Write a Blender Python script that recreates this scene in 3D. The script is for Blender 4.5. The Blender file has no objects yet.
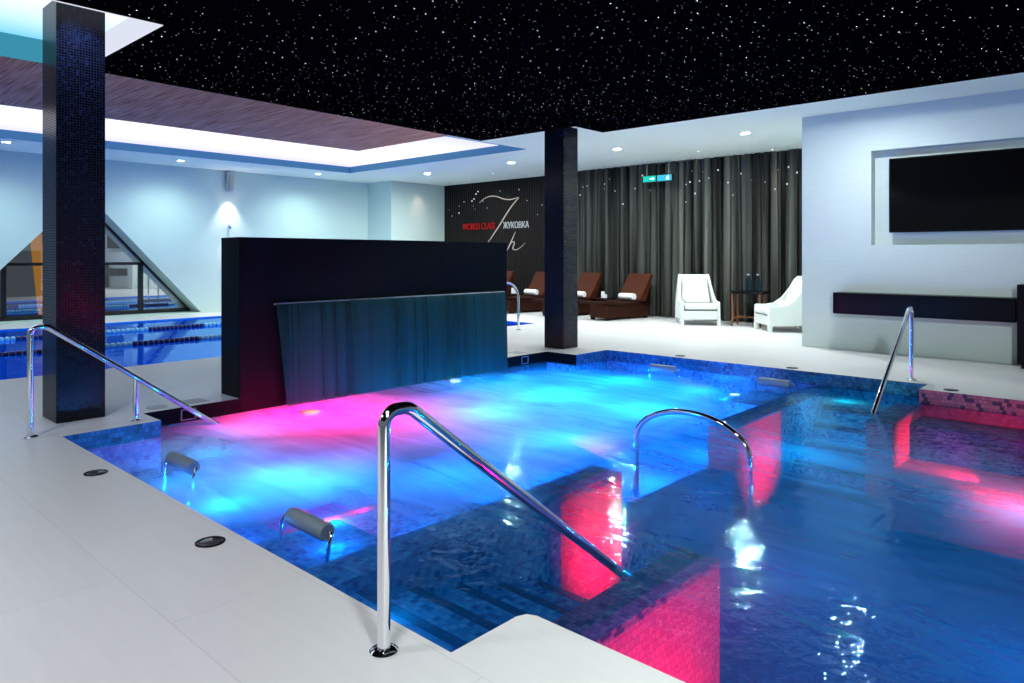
import bpy, bmesh, math, random
from mathutils import Vector, Matrix
from mathutils.geometry import tessellate_polygon
random.seed(7)
PI = math.pi
sc = bpy.context.scene
COL = sc.collection
F, YH, HC = 714.0, 256.0, 1.5
A = math.atan(658 / 714.0)

def at(u, v, x=None, y=None):
    """a photo pixel turned into a point on the upright plane X=x or Y=y"""
    dx = -math.sin(A) + (u - 512) / F * math.cos(A)
    dy = math.cos(A) + (u - 512) / F * math.sin(A)
    dz = -(v - YH) / F
    t = x / dx if x is not None else y / dy
    return Vector((dx * t, dy * t, HC + dz * t))

# ------------------------------------------------------------------ materials
class N:
    def __init__(s, name):
        s.m = bpy.data.materials.new(name); s.m.use_nodes = True
        s.t = s.m.node_tree; s.t.nodes.clear()
        s.out = s.n('ShaderNodeOutputMaterial')
    def n(s, ty, **kw):
        nd = s.t.nodes.new(ty)
        for k, v in kw.items():
            if k.startswith('i_'):
                nd.inputs[k[2:].replace('_', ' ')].default_value = v
            else: setattr(nd, k, v)
        return nd
    def l(s, a, b): s.t.links.new(a, b)
    def math(s, op, a, b=None, c=None, clamp=False):
        nd = s.n('ShaderNodeMath', operation=op); nd.use_clamp = clamp
        for i, v in enumerate((a, b, c)):
            if v is None: continue
            if isinstance(v, (int, float)): nd.inputs[i].default_value = v
            else: s.l(v, nd.inputs[i])
        return nd.outputs[0]
    def mix(s, fac, a, b):
        nd = s.n('ShaderNodeMix', data_type='RGBA')
        for i, v in ((0, fac), (6, a), (7, b)):
            if isinstance(v, (int, float)): nd.inputs[i].default_value = v
            elif isinstance(v, tuple): nd.inputs[i].default_value = (*v, 1) if len(v) == 3 else v
            else: s.l(v, nd.inputs[i])
        return nd.outputs[2]
    def ramp(s, fac, stops, const=False):
        nd = s.n('ShaderNodeValToRGB'); r = nd.color_ramp
        if const: r.interpolation = 'CONSTANT'
        while len(r.elements) < len(stops): r.elements.new(0.5)
        for e, (p, c) in zip(r.elements, stops):
            e.position = p; e.color = (*c, 1)
        s.l(fac, nd.inputs[0]); return nd.outputs[0]
    def surf(s, sock): s.l(sock, s.out.inputs['Surface']); return s.m

def principled(g, col, rough=.5, metal=0, coat=0, bump=None, spec=.5):
    p = g.n('ShaderNodeBsdfPrincipled')
    if isinstance(col, tuple): p.inputs['Base Color'].default_value = (*col, 1)
    else: g.l(col, p.inputs['Base Color'])
    if isinstance(rough, (int, float)): p.inputs['Roughness'].default_value = rough
    else: g.l(rough, p.inputs['Roughness'])
    p.inputs['Metallic'].default_value = metal
    p.inputs['Coat Weight'].default_value = coat
    p.inputs['Specular IOR Level'].default_value = spec
    if bump is not None:
        b = g.n('ShaderNodeBump', i_Strength=bump[1], i_Distance=bump[2]); g.l(bump[0], b.inputs['Height']); g.l(b.outputs[0], p.inputs['Normal'])
    return p

def plain(name, col, rough=.5, metal=0, coat=0, noise=0, nscale=8, spec=.5):
    g = N(name)
    tc = g.n('ShaderNodeTexCoord'); nz = g.n('ShaderNodeTexNoise', i_Scale=nscale, i_Detail=4.0)
    g.l(tc.outputs['Object'], nz.inputs['Vector'])
    d = tuple(c * (1 - noise) for c in col)
    c = g.mix(nz.outputs[0], d, col)
    return g.surf(principled(g, c, rough, metal, coat, spec=spec).outputs[0])

def emis(name, col, strength):
    g = N(name); e = g.n('ShaderNodeEmission', i_Strength=strength); e.inputs[0].default_value = (*col, 1)
    return g.surf(e.outputs[0])

def mosaic(name, size, stops, grout, gw=.06, rough=.15, offset=True, bump=.25, spec=.5, ratio=1.0):
    """square glass tiles in metres, each with a random colour from the palette"""
    g = N(name); uv = g.n('ShaderNodeUVMap', uv_map='UVMap')
    sp = g.n('ShaderNodeSeparateXYZ'); g.l(uv.outputs[0], sp.inputs[0])
    u = g.math('DIVIDE', sp.outputs[0], size * ratio); v = g.math('DIVIDE', sp.outputs[1], size)
    fv = g.math('FLOOR', v)
    if offset:
        u = g.math('ADD', u, g.math('MULTIPLY', g.math('MODULO', fv, 2.0), .5))
    fu = g.math('FLOOR', u)
    cb = g.n('ShaderNodeCombineXYZ'); g.l(fu, cb.inputs[0]); g.l(fv, cb.inputs[1])
    wn = g.n('ShaderNodeTexWhiteNoise', noise_dimensions='2D'); g.l(cb.outputs[0], wn.inputs[0])
    base = g.ramp(wn.outputs[0], stops, True)
    def edge(x, f):
        fr = g.math('FRACT', x); d = g.math('MINIMUM', fr, g.math('SUBTRACT', 1.0, fr))
        return g.math('LESS_THAN', d, f)
    gr = g.math('MAXIMUM', edge(u, gw / 2 / ratio), edge(v, gw / 2))
    col = g.mix(gr, base, grout)
    h = g.math('ADD', g.math('SUBTRACT', 1.0, gr), g.math('MULTIPLY', wn.outputs[0], .25))
    rg = g.math('ADD', g.math('MULTIPLY', gr, .5), rough)
    return g.surf(principled(g, col, rg, bump=(h, bump, .003), spec=spec).outputs[0])

M = {}
M['chrome'] = plain('chrome', (.86, .86, .88), .07, 1)
M['steel'] = plain('brushed_steel', (.68, .69, .7), .3, 1)
M['black_plastic'] = plain('black_gloss', (.004, .004, .005), .25, spec=.15)
M['black_matte'] = plain('black_matte', (.008, .008, .009), .5, spec=.2)
M['black_frame'] = plain('black_frame', (.008, .008, .01), .35)
M['white_wall'] = None
def wallmat(name, col, streak=.05):
    g = N(name); tc = g.n('ShaderNodeTexCoord'); mp = g.n('ShaderNodeMapping'); mp.inputs['Scale'].default_value = (1.2, 1.2, 38)
    g.l(tc.outputs['Object'], mp.inputs[0]); nz = g.n('ShaderNodeTexNoise', i_Scale=1.6, i_Detail=5.0, i_Roughness=.6); g.l(mp.outputs[0], nz.inputs[0])
    c = g.mix(nz.outputs[0], tuple(x * (1 - streak * 2.4) for x in col), tuple(min(1, x * (1 + streak)) for x in col))
    return g.surf(principled(g, c, .6, bump=(nz.outputs[0], .25, .004), spec=.3).outputs[0])
M['white_wall'] = wallmat('combed_white_plaster', (.68, .79, .79))
M['hall_wall'] = wallmat('pale_hall_plaster', (.58, .74, .70), .03)
M['soffit'] = plain('white_ceiling_paint', (.90, .97, .86), .75, noise=.03, nscale=2, spec=.1)
M['soffit_edge'] = plain('cove_edge_shade', (.07, .26, .42), .7)  # shaded side of the cove painted in as blue
M['box_blue'] = emis('light_box_blue_glow', (.06, .38, .55), .75)  # inner face glows in place of blue light falling on it
M['box_white'] = emis('light_box_white_glow', (.78, .82, .95), .95)  # inner faces glow in place of light from the panel
M['white_trim'] = plain('white_trim', (.8, .82, .84), .4)

# deck: large pale stone slabs with very thin joints and faint streaks
g = N('pale_stone_deck'); tc = g.n('ShaderNodeTexCoord')
br = g.n('ShaderNodeTexBrick', offset=.5); br.inputs['Scale'].default_value = 1.0
br.inputs['Brick Width'].default_value = 1.2; br.inputs['Row Height'].default_value = .6; br.inputs['Mortar Size'].default_value = .0022
br.inputs['Color1'].default_value = (.665, .68, .69, 1); br.inputs['Color2'].default_value = (.69, .70, .71, 1); br.inputs['Mortar'].default_value = (.56, .57, .58, 1)
g.l(tc.outputs['Object'], br.inputs[0])
mp = g.n('ShaderNodeMapping'); mp.inputs['Scale'].default_value = (1, 9, 1); g.l(tc.outputs['Object'], mp.inputs[0])
nz = g.n('ShaderNodeTexNoise', i_Scale=2.2, i_Detail=6.0); g.l(mp.outputs[0], nz.inputs[0])
nz2 = g.n('ShaderNodeTexNoise', i_Scale=.6, i_Detail=3.0); g.l(tc.outputs['Object'], nz2.inputs[0])
k = g.math('ADD', g.math('MULTIPLY', nz.outputs[0], .1), g.math('MULTIPLY', nz2.outputs[0], .08))
hs = g.n('ShaderNodeHueSaturation'); g.l(br.outputs[0], hs.inputs['Color']); g.l(g.math('ADD', k, .93), hs.inputs['Value'])
M['deck'] = g.surf(principled(g, hs.outputs[0], .38, bump=(nz.outputs[0], .03, .004), spec=.35).outputs[0])

# ceiling with fibre-optic stars
g = N('star_ceiling'); tc = g.n('ShaderNodeTexCoord')
def stars(scale, rad, dens, strength):
    vo = g.n('ShaderNodeTexVoronoi', voronoi_dimensions='2D', feature='F1'); vo.inputs['Scale'].default_value = scale; g.l(tc.outputs['Object'], vo.inputs['Vector'])
    hit = g.math('LESS_THAN', vo.outputs['Distance'], rad)
    s = g.n('ShaderNodeSeparateColor'); g.l(vo.outputs['Color'], s.inputs[0])
    on = g.math('LESS_THAN', s.outputs[0], dens)
    br = g.math('POWER', s.outputs[1], 3.0)
    return g.math('MULTIPLY', g.math('MULTIPLY', hit, on), g.math('MULTIPLY', g.math('ADD', br, .06), strength))
tot = g.math('ADD', stars(7, .036, .45, 4.5), stars(14, .055, .20, 1.2))
em = g.n('ShaderNodeEmission'); em.inputs[0].default_value = (.9, .95, 1, 1); g.l(tot, em.inputs[1])
df = g.n('ShaderNodeBsdfDiffuse'); df.inputs[0].default_value = (.0012, .0012, .0018, 1)
ad = g.n('ShaderNodeAddShader'); g.l(em.outputs[0], ad.inputs[0]); g.l(df.outputs[0], ad.inputs[1])
M['stars'] = g.surf(ad.outputs[0])

# wood panel in the coffer
g = N('reddish_wood'); tc = g.n('ShaderNodeTexCoord'); mp = g.n('ShaderNodeMapping'); mp.inputs['Scale'].default_value = (.7, 26, 1); g.l(tc.outputs['Object'], mp.inputs[0])
nz = g.n('ShaderNodeTexNoise', i_Scale=1.5, i_Detail=6.0, i_Roughness=.65); g.l(mp.outputs[0], nz.inputs[0])
c = g.ramp(nz.outputs[0], [(.3, (.34, .07, .03)), (.5, (.78, .34, .21)), (.72, (.98, .58, .42))])
M['wood'] = g.surf(principled(g, c, .7, spec=.0).outputs[0])

# luminous coffer and light box, glow falloff put into the colour as a gradient
def luminous(name, stops, axis, lo, hi, strength):
    g = N(name); tc = g.n('ShaderNodeTexCoord'); s = g.n('ShaderNodeSeparateXYZ'); g.l(tc.outputs['Object'], s.inputs[0])
    mr = g.n('ShaderNodeMapRange'); mr.inputs['From Min'].default_value = lo; mr.inputs['From Max'].default_value = hi
    g.l(s.outputs[axis], mr.inputs[0])
    e = g.n('ShaderNodeEmission', i_Strength=strength); g.l(g.ramp(mr.outputs[0], stops), e.inputs[0])
    return g.surf(e.outputs[0])
M['coffer'] = luminous('luminous_coffer', [(0, (.70, .70, 1)), (.22, (.90, .89, 1)), (.5, (.93, .92, 1)), (1, (.52, .56, 1))], 0, -16.7, -9.5, 1.25)
M['lightbox'] = luminous('luminous_panel', [(0, (.10, .45, .68)), (.5, (.55, .76, .9)), (1, (.86, .88, 1))], 0, -9.0, -6.9, 1.5)

M['black_mosaic'] = mosaic('black_mosaic', .024, [(0, (.001, .0015, .005)), (.35, (.002, .003, .009)), (.7, (.003, .005, .014)), (.93, (.008, .012, .03))], (.004, .006, .009), .16, .16, False, .4, spec=.25)
M['black_tile'] = mosaic('black_wall_mosaic', .024, [(0, (.0005, .002, .003)), (.4, (.0008, .003, .004)), (.8, (.0015, .005, .006))], (.005, .007, .008), .16, .3, False, .4, spec=.06)
M['pool_mosaic'] = mosaic('blue_pool_mosaic', .042, [(0, (.05, .24, .50)), (.28, (.07, .32, .60)), (.6, (.10, .42, .68)), (.85, (.03, .12, .34))], (.06, .26, .5), .1, .5, True, .15, spec=.15)
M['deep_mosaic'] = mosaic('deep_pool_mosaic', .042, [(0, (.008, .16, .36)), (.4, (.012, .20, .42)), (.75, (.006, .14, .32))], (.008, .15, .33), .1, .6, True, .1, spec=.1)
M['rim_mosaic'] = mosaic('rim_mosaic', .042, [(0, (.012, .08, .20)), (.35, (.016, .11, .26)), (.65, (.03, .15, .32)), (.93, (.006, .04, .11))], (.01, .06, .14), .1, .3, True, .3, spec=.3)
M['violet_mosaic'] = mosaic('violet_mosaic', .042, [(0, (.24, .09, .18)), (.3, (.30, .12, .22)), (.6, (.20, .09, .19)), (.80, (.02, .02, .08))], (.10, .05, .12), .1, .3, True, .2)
M['red_lit_mosaic'] = mosaic('red_glow_mosaic', .042, [(0, (.50, .12, .22)), (.4, (.56, .15, .25)), (.8, (.44, .10, .2))], (.34, .08, .16), .1, .5, True, .1, spec=.1)  # red lamp light put into the tile colour of these faces
M['nosing_mosaic'] = mosaic('dark_nosing_mosaic', .042, [(0, (.01, .025, .1)), (.7, (.02, .05, .16))], (.02, .04, .12), .1, .3, True, .2)
M['lap_tile'] = mosaic('lap_pool_tile', .12, [(0, (.0, .26, .92)), (.5, (.0, .30, .96))], (.0, .2, .7), .05, .4, False, .05)

g = N('brown_rattan'); tc = g.n('ShaderNodeTexCoord'); wv = g.n('ShaderNodeTexWave', i_Scale=26.0, i_Distortion=1.5); g.l(tc.outputs['Object'], wv.inputs[0])
c = g.mix(wv.outputs[0], (.03, .007, .003), (.095, .022, .008))
M['rattan'] = g.surf(principled(g, c, .6, spec=.12, bump=(wv.outputs[0], .5, .01)).outputs[0])
g = N('brown_weave_dark'); tc = g.n('ShaderNodeTexCoord'); wv = g.n('ShaderNodeTexWave', i_Scale=24.0, i_Distortion=1.0); g.l(tc.outputs['Object'], wv.inputs[0])
c = g.mix(wv.outputs[0], (.008, .0025, .0015), (.035, .010, .005))
M['rattan_dark'] = g.surf(principled(g, c, .6, spec=.1).outputs[0])
M['leather'] = plain('white_leather', (.78, .84, .82), .42, noise=.06, nscale=5)
M['towel'] = plain('white_towel', (.85, .87, .86), .9, noise=.12, nscale=60, spec=.1)
M['walnut'] = plain('orange_wood', (.26, .09, .035), .35, noise=.5, nscale=20)
M['rubber'] = plain('grey_foam', (.19, .25, .30), .5, noise=.15, nscale=30)
M['dark_glass'] = plain('dark_lens', (.05, .05, .06), .1)
M['screen'] = plain('black_screen', (.003, .003, .004), .08, spec=.25)
g = N('curtain_cloth_shade'); tc = g.n('ShaderNodeTexCoord'); mp = g.n('ShaderNodeMapping'); mp.inputs['Scale'].default_value = (5.5, 1, .12); g.l(tc.outputs['Object'], mp.inputs[0]); nz = g.n('ShaderNodeTexNoise', i_Scale=1.0, i_Detail=3.0); g.l(mp.outputs[0], nz.inputs[0])
c = g.ramp(nz.outputs[0], [(.40, (.006, .007, .006)), (.52, (.045, .05, .045)), (.68, (.12, .125, .11))])  # dark and pale bands paint the shade of folds into the cloth
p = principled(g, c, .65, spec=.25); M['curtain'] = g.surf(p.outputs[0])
g = N('dark_slat_panel'); uv = g.n('ShaderNodeUVMap', uv_map='UVMap'); wv = g.n('ShaderNodeTexWave', i_Scale=3.4, i_Distortion=.4); g.l(uv.outputs[0], wv.inputs[0])
c = g.mix(wv.outputs[0], (.002, .0015, .0015), (.014, .009, .008))
M['slats'] = g.surf(principled(g, c, .5, spec=.15, bump=(wv.outputs[0], .6, .02)).outputs[0])
M['sign_red'] = emis('sign_red', (.45, .02, .025), .7)
M['sign_white'] = emis('sign_white', (.5, .58, .62), .8)
M['sign_silver'] = plain('sign_silver', (.75, .74, .7), .3, .6)
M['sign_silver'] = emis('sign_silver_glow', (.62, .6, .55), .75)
M['exit_teal'] = emis('exit_teal', (.02, .62, .52), 1.1)
M['exit_reflection'] = emis('exit_reflection', (.05, .55, .8), 1.1)
M['exit_pict'] = emis('exit_pictogram', (.6, 1, 1), 2.5)
M['lens'] = emis('downlight_lens', (.95, 1, .94), 2600)
M['lens_hall'] = emis('hall_downlight_lens', (.9, 1, .97), 120)
M['lens_mid'] = emis('wall_downlight_lens', (.95, 1, .97), 1100)
M['lens_low'] = emis('small_lens', (1, .98, .95), 14)
M['glint'] = emis('glint_bead', (.9, .95, 1), 1.2)  # emission stands for stars reflected in glass
M['lens_uw'] = emis('underwater_lens', (.55, .95, 1), 6)
M['lens_red'] = emis('underwater_lens_red', (1, .25, .05), 7)
M['lane_navy'] = plain('lane_navy', (.008, .012, .11), .35)
M['lane_light'] = plain('lane_light', (.25, .62, .80), .35)
M['orange_lit'] = emis('orange_lit_column', (.9, .38, .07), .8)  # orange light on the column put in as its own glow
M['night'] = plain('night_ground', (.03, .035, .04), .8)
M['hatch'] = plain('grey_hatch', (.42, .46, .47), .5)

g = N('blue_bottle_glass')
gl = g.n('ShaderNodeBsdfGlass', i_Roughness=.02, i_IOR=1.3); gl.inputs[0].default_value = (.5, .75, 1, 1)
tr = g.n('ShaderNodeBsdfTransparent'); tr.inputs[0].default_value = (.75, .9, 1, 1)
mx = g.n('ShaderNodeMixShader'); mx.inputs[0].default_value = .45; g.l(gl.outputs[0], mx.inputs[1]); g.l(tr.outputs[0], mx.inputs[2])
M['bottle'] = g.surf(mx.outputs[0])

g = N('window_glass')
gs = g.n('ShaderNodeBsdfGlossy', i_Roughness=.0); gs.inputs[0].default_value = (.85, .9, .95, 1)
tr = g.n('ShaderNodeBsdfTransparent'); tr.inputs[0].default_value = (.75, .8, .8, 1)
mx = g.n('ShaderNodeMixShader'); mx.inputs[0].default_value = .5; g.l(tr.outputs[0], mx.inputs[1]); g.l(gs.outputs[0], mx.inputs[2])
M['glass'] = g.surf(mx.outputs[0])

# ---- water
def water(name, tint, bscale, bdist, foam_on, rough=.03, tight=False):
    g = N(name); tc = g.n('ShaderNodeTexCoord'); ob = tc.outputs['Object']
    n1 = g.n('ShaderNodeTexNoise', i_Scale=bscale, i_Detail=3.0, i_Roughness=.55, i_Distortion=.6); g.l(ob, n1.inputs[0])
    n2 = g.n('ShaderNodeTexNoise', i_Scale=bscale * .25, i_Detail=1.0); g.l(ob, n2.inputs[0])
    h = g.math('ADD', n1.outputs[0], g.math('MULTIPLY', n2.outputs[0], 1.2))
    b = g.n('ShaderNodeBump', i_Strength=1.0, i_Distance=bdist); g.l(h, b.inputs['Height'])
    fr = g.n('ShaderNodeFresnel', i_IOR=1.33); g.l(b.outputs[0], fr.inputs['Normal'])
    gs = g.n('ShaderNodeBsdfGlossy', i_Roughness=rough); gs.inputs[0].default_value = (.40, .75, .95, 1); g.l(b.outputs[0], gs.inputs['Normal'])
    tr = g.n('ShaderNodeBsdfTransparent'); tr.inputs[0].default_value = (*tint, 1)
    base = tr.outputs[0]
    s = g.n('ShaderNodeSeparateXYZ'); g.l(ob, s.inputs[0])
    if foam_on:
        dn = g.n('ShaderNodeTexNoise', i_Scale=.55, i_Detail=2.0); g.l(ob, dn.inputs[0])
        wob = g.math('MULTIPLY', g.math('SUBTRACT', dn.outputs[0], .5), 1.3)
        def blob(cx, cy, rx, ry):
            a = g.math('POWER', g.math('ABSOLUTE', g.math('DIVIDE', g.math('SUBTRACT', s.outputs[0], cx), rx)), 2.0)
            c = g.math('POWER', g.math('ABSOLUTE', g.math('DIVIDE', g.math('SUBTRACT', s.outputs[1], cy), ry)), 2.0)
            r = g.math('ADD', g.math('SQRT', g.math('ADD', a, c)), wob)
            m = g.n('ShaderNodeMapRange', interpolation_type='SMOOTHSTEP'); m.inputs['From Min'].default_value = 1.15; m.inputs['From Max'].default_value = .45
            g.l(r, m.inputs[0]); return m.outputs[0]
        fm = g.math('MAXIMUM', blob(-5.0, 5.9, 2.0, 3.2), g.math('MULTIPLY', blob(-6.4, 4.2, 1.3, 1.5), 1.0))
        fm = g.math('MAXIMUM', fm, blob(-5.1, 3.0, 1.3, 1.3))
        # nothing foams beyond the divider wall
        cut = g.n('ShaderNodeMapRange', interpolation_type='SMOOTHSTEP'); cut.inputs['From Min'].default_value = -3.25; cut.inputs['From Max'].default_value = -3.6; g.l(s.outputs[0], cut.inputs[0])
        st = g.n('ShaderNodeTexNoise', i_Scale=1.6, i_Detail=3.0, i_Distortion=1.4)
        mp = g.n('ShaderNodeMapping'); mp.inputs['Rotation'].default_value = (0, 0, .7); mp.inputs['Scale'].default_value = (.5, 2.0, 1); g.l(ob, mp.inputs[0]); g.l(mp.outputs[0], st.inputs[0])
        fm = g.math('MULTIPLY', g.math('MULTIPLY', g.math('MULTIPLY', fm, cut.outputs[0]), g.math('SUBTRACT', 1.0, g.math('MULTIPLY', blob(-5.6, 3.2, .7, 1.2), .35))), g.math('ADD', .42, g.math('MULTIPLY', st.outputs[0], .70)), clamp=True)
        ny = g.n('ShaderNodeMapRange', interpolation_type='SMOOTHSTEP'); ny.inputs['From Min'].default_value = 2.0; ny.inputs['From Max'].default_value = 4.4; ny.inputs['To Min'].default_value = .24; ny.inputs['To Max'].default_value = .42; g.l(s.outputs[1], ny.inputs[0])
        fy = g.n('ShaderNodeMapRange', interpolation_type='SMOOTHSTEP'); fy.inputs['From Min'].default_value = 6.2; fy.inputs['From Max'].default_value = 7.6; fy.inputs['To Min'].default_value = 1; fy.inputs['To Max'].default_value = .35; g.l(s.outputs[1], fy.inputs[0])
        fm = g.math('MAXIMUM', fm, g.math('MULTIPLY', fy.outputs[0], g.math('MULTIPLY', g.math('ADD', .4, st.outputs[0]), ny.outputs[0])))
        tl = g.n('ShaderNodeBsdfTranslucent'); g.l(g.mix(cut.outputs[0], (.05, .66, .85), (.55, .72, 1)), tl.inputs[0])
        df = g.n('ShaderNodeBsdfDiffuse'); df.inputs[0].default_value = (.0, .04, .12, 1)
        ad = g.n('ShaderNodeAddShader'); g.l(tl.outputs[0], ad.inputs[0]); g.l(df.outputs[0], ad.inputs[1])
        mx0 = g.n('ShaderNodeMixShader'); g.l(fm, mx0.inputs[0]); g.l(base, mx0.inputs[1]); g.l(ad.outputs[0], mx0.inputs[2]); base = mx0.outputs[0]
    frf = fr.outputs[0]
    if foam_on: frf = g.math('MULTIPLY', frf, g.math('SUBTRACT', 1.0, g.math('MULTIPLY', fm, .75)))
    mx = g.n('ShaderNodeMixShader'); g.l(frf, mx.inputs[0]); g.l(base, mx.inputs[1]); g.l(gs.outputs[0], mx.inputs[2])
    return g.surf(mx.outputs[0])
M['water'] = water('pool_water', (.55, .70, 1.0), 8.0, .0058, True, .02)
M['lap_water'] = water('lap_water', (.25, .8, 1.0), 2.0, .003, False, .02)

g = N('falling_water'); uv = g.n('ShaderNodeUVMap', uv_map='UVMap'); mp = g.n('ShaderNodeMapping'); mp.inputs['Scale'].default_value = (6, .10, 1); g.l(uv.outputs[0], mp.inputs[0])
nz = g.n('ShaderNodeTexNoise', i_Scale=1.0, i_Detail=4.0, i_Roughness=.6); g.l(mp.outputs[0], nz.inputs[0])
mp2 = g.n('ShaderNodeMapping'); mp2.inputs['Scale'].default_value = (1.6, .05, 1); g.l(uv.outputs[0], mp2.inputs[0])
nb = g.n('ShaderNodeTexNoise', i_Scale=1.0, i_Detail=2.0); g.l(mp2.outputs[0], nb.inputs[0])
k = g.math('MULTIPLY', g.math('POWER', nz.outputs[0], 2.0), g.math('MULTIPLY', nb.outputs[0], 2.0), clamp=True)
dfu = g.n('ShaderNodeBsdfDiffuse'); g.l(g.mix(k, (.003, .024, .020), (.014, .075, .055)), dfu.inputs[0])
tl = g.n('ShaderNodeBsdfTranslucent'); tl.inputs[0].default_value = (.001, .012, .016, 1)
ad = g.n('ShaderNodeAddShader'); g.l(dfu.outputs[0], ad.inputs[0]); g.l(tl.outputs[0], ad.inputs[1])
gs = g.n('ShaderNodeBsdfGlossy', i_Roughness=.35); gs.inputs[0].default_value = (.3, .7, .7, 1)
m1 = g.n('ShaderNodeMixShader'); m1.inputs[0].default_value = .07; g.l(ad.outputs[0], m1.inputs[1]); g.l(gs.outputs[0], m1.inputs[2])
tr = g.n('ShaderNodeBsdfTransparent'); tr.inputs[0].default_value = (.8, .95, 1, 1)
m2 = g.n('ShaderNodeMixShader'); g.l(g.math('ADD', .62, k, clamp=True), m2.inputs[0]); g.l(tr.outputs[0], m2.inputs[1]); g.l(m1.outputs[0], m2.inputs[2])
M['fall'] = g.surf(m2.outputs[0])

# ------------------------------------------------------------------ mesh helpers
class MB:
    def __init__(s): s.v = []; s.f = []; s.mi = []
    def add(s, vs, fs, mi=0):
        o = len(s.v); s.v += [tuple(v) for v in vs]
        for f in fs: s.f.append([i + o for i in f]); s.mi.append(mi)
        return s
    def box(s, x0, x1, y0, y1, z0, z1, mi=0, mat=None):
        vs = [(x, y, z) for z in (z0, z1) for y in (y0, y1) for x in (x0, x1)]
        if mat: vs = [mat @ Vector(v) for v in vs]
        return s.add(vs, [(0, 2, 3, 1), (4, 5, 7, 6), (0, 1, 5, 4), (1, 3, 7, 5), (3, 2, 6, 7), (2, 0, 4, 6)], mi)
    def tube(s, pts, r, seg=14, caps=True, mi=0):
        pts = [Vector(p) for p in pts]; rs = r if isinstance(r, (list, tuple)) else [r] * len(pts)
        t0 = (pts[1] - pts[0]).normalized(); up = Vector((0, 0, 1)) if abs(t0.z) < .9 else Vector((1, 0, 0))
        nrm = t0.cross(up).normalized(); vs = []; fs = []
        for i, p in enumerate(pts):
            a = pts[max(i - 1, 0)]; b = pts[min(i + 1, len(pts) - 1)]; t = (b - a).normalized()
            nrm = (nrm - t * nrm.dot(t)).normalized(); bi = t.cross(nrm)
            for k in range(seg):
                an = 2 * PI * k / seg; vs.append(p + (nrm * math.cos(an) + bi * math.sin(an)) * rs[i])
        for i in range(len(pts) - 1):
            for k in range(seg):
                k2 = (k + 1) % seg; fs.append((i * seg + k, i * seg + k2, (i + 1) * seg + k2, (i + 1) * seg + k))
        if caps: fs.append(tuple(range(seg))[::-1]); fs.append(tuple((len(pts) - 1) * seg + k for k in range(seg)))
        return s.add(vs, fs, mi)
    def lathe(s, prof, c=(0, 0, 0), seg=28, axis='z', caps=True):
        vs = []; fs = []; n = len(prof)
        for (r, z) in prof:
            for k in range(seg):
                an = 2 * PI * k / seg; x, y = r * math.cos(an), r * math.sin(an)
                v = (x, y, z) if axis == 'z' else ((z, x, y) if axis == 'x' else (x, z, y))
                vs.append((v[0] + c[0], v[1] + c[1], v[2] + c[2]))
        for i in range(n - 1):
            for k in range(seg):
                k2 = (k + 1) % seg; fs.append((i * seg + k, i * seg + k2, (i + 1) * seg + k2, (i + 1) * seg + k))
        if caps: fs.append(tuple(range(seg))[::-1]); fs.append(tuple((n - 1) * seg + k for k in range(seg)))
        return s.add(vs, fs)
    def prism(s, poly, d0, d1, axis='x', mi=0):
        n = len(poly)
        def P(a, b, d): return (d, a, b) if axis == 'x' else ((a, d, b) if axis == 'y' else (a, b, d))
        vs = [P(a, b, d0) for a, b in poly] + [P(a, b, d1) for a, b in poly]
        tri = tessellate_polygon([[Vector((a, b, 0)) for a, b in poly]])
        fs = [tuple(t) for t in tri] + [tuple(i + n for i in t[::-1]) for t in tri]
        fs += [(i, (i + 1) % n, (i + 1) % n + n, i + n) for i in range(n)]
        return s.add(vs, fs, mi)
    def build(s, name, mat, parent=None, smooth=False, bevel=0, loc=None, label=None, recalc=True):
        me = bpy.data.meshes.new(name); me.from_pydata(s.v, [], s.f)
        for m in (mat if isinstance(mat, (list, tuple)) else [mat]): me.materials.append(m)
        for p, mi in zip(me.polygons, s.mi): p.material_index = mi
        if recalc:
            bm = bmesh.new(); bm.from_mesh(me); bmesh.ops.recalc_face_normals(bm, faces=bm.faces); bm.to_mesh(me); bm.free()
        uv = me.uv_layers.new(name='UVMap')
        for p in me.polygons:
            nx, ny, nz = (abs(c) for c in p.normal)
            for li in p.loop_indices:
                c = me.vertices[me.loops[li].vertex_index].co
                uv.data[li].uv = (c.x, c.y) if nz >= max(nx, ny) else ((c.y, c.z) if nx >= ny else (c.x, c.z))
        if smooth:
            for p in me.polygons: p.use_smooth = True
            me.set_sharp_from_angle(angle=math.radians(38))
        o = bpy.data.objects.new(name, me); COL.objects.link(o)
        if parent: o.parent = parent
        if loc: o.location = loc
        if bevel:
            b = o.modifiers.new('bevel', 'BEVEL'); b.width = bevel; b.segments = 2; b.limit_method = 'ANGLE'
        if label: o['label'] = label
        return o

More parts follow.
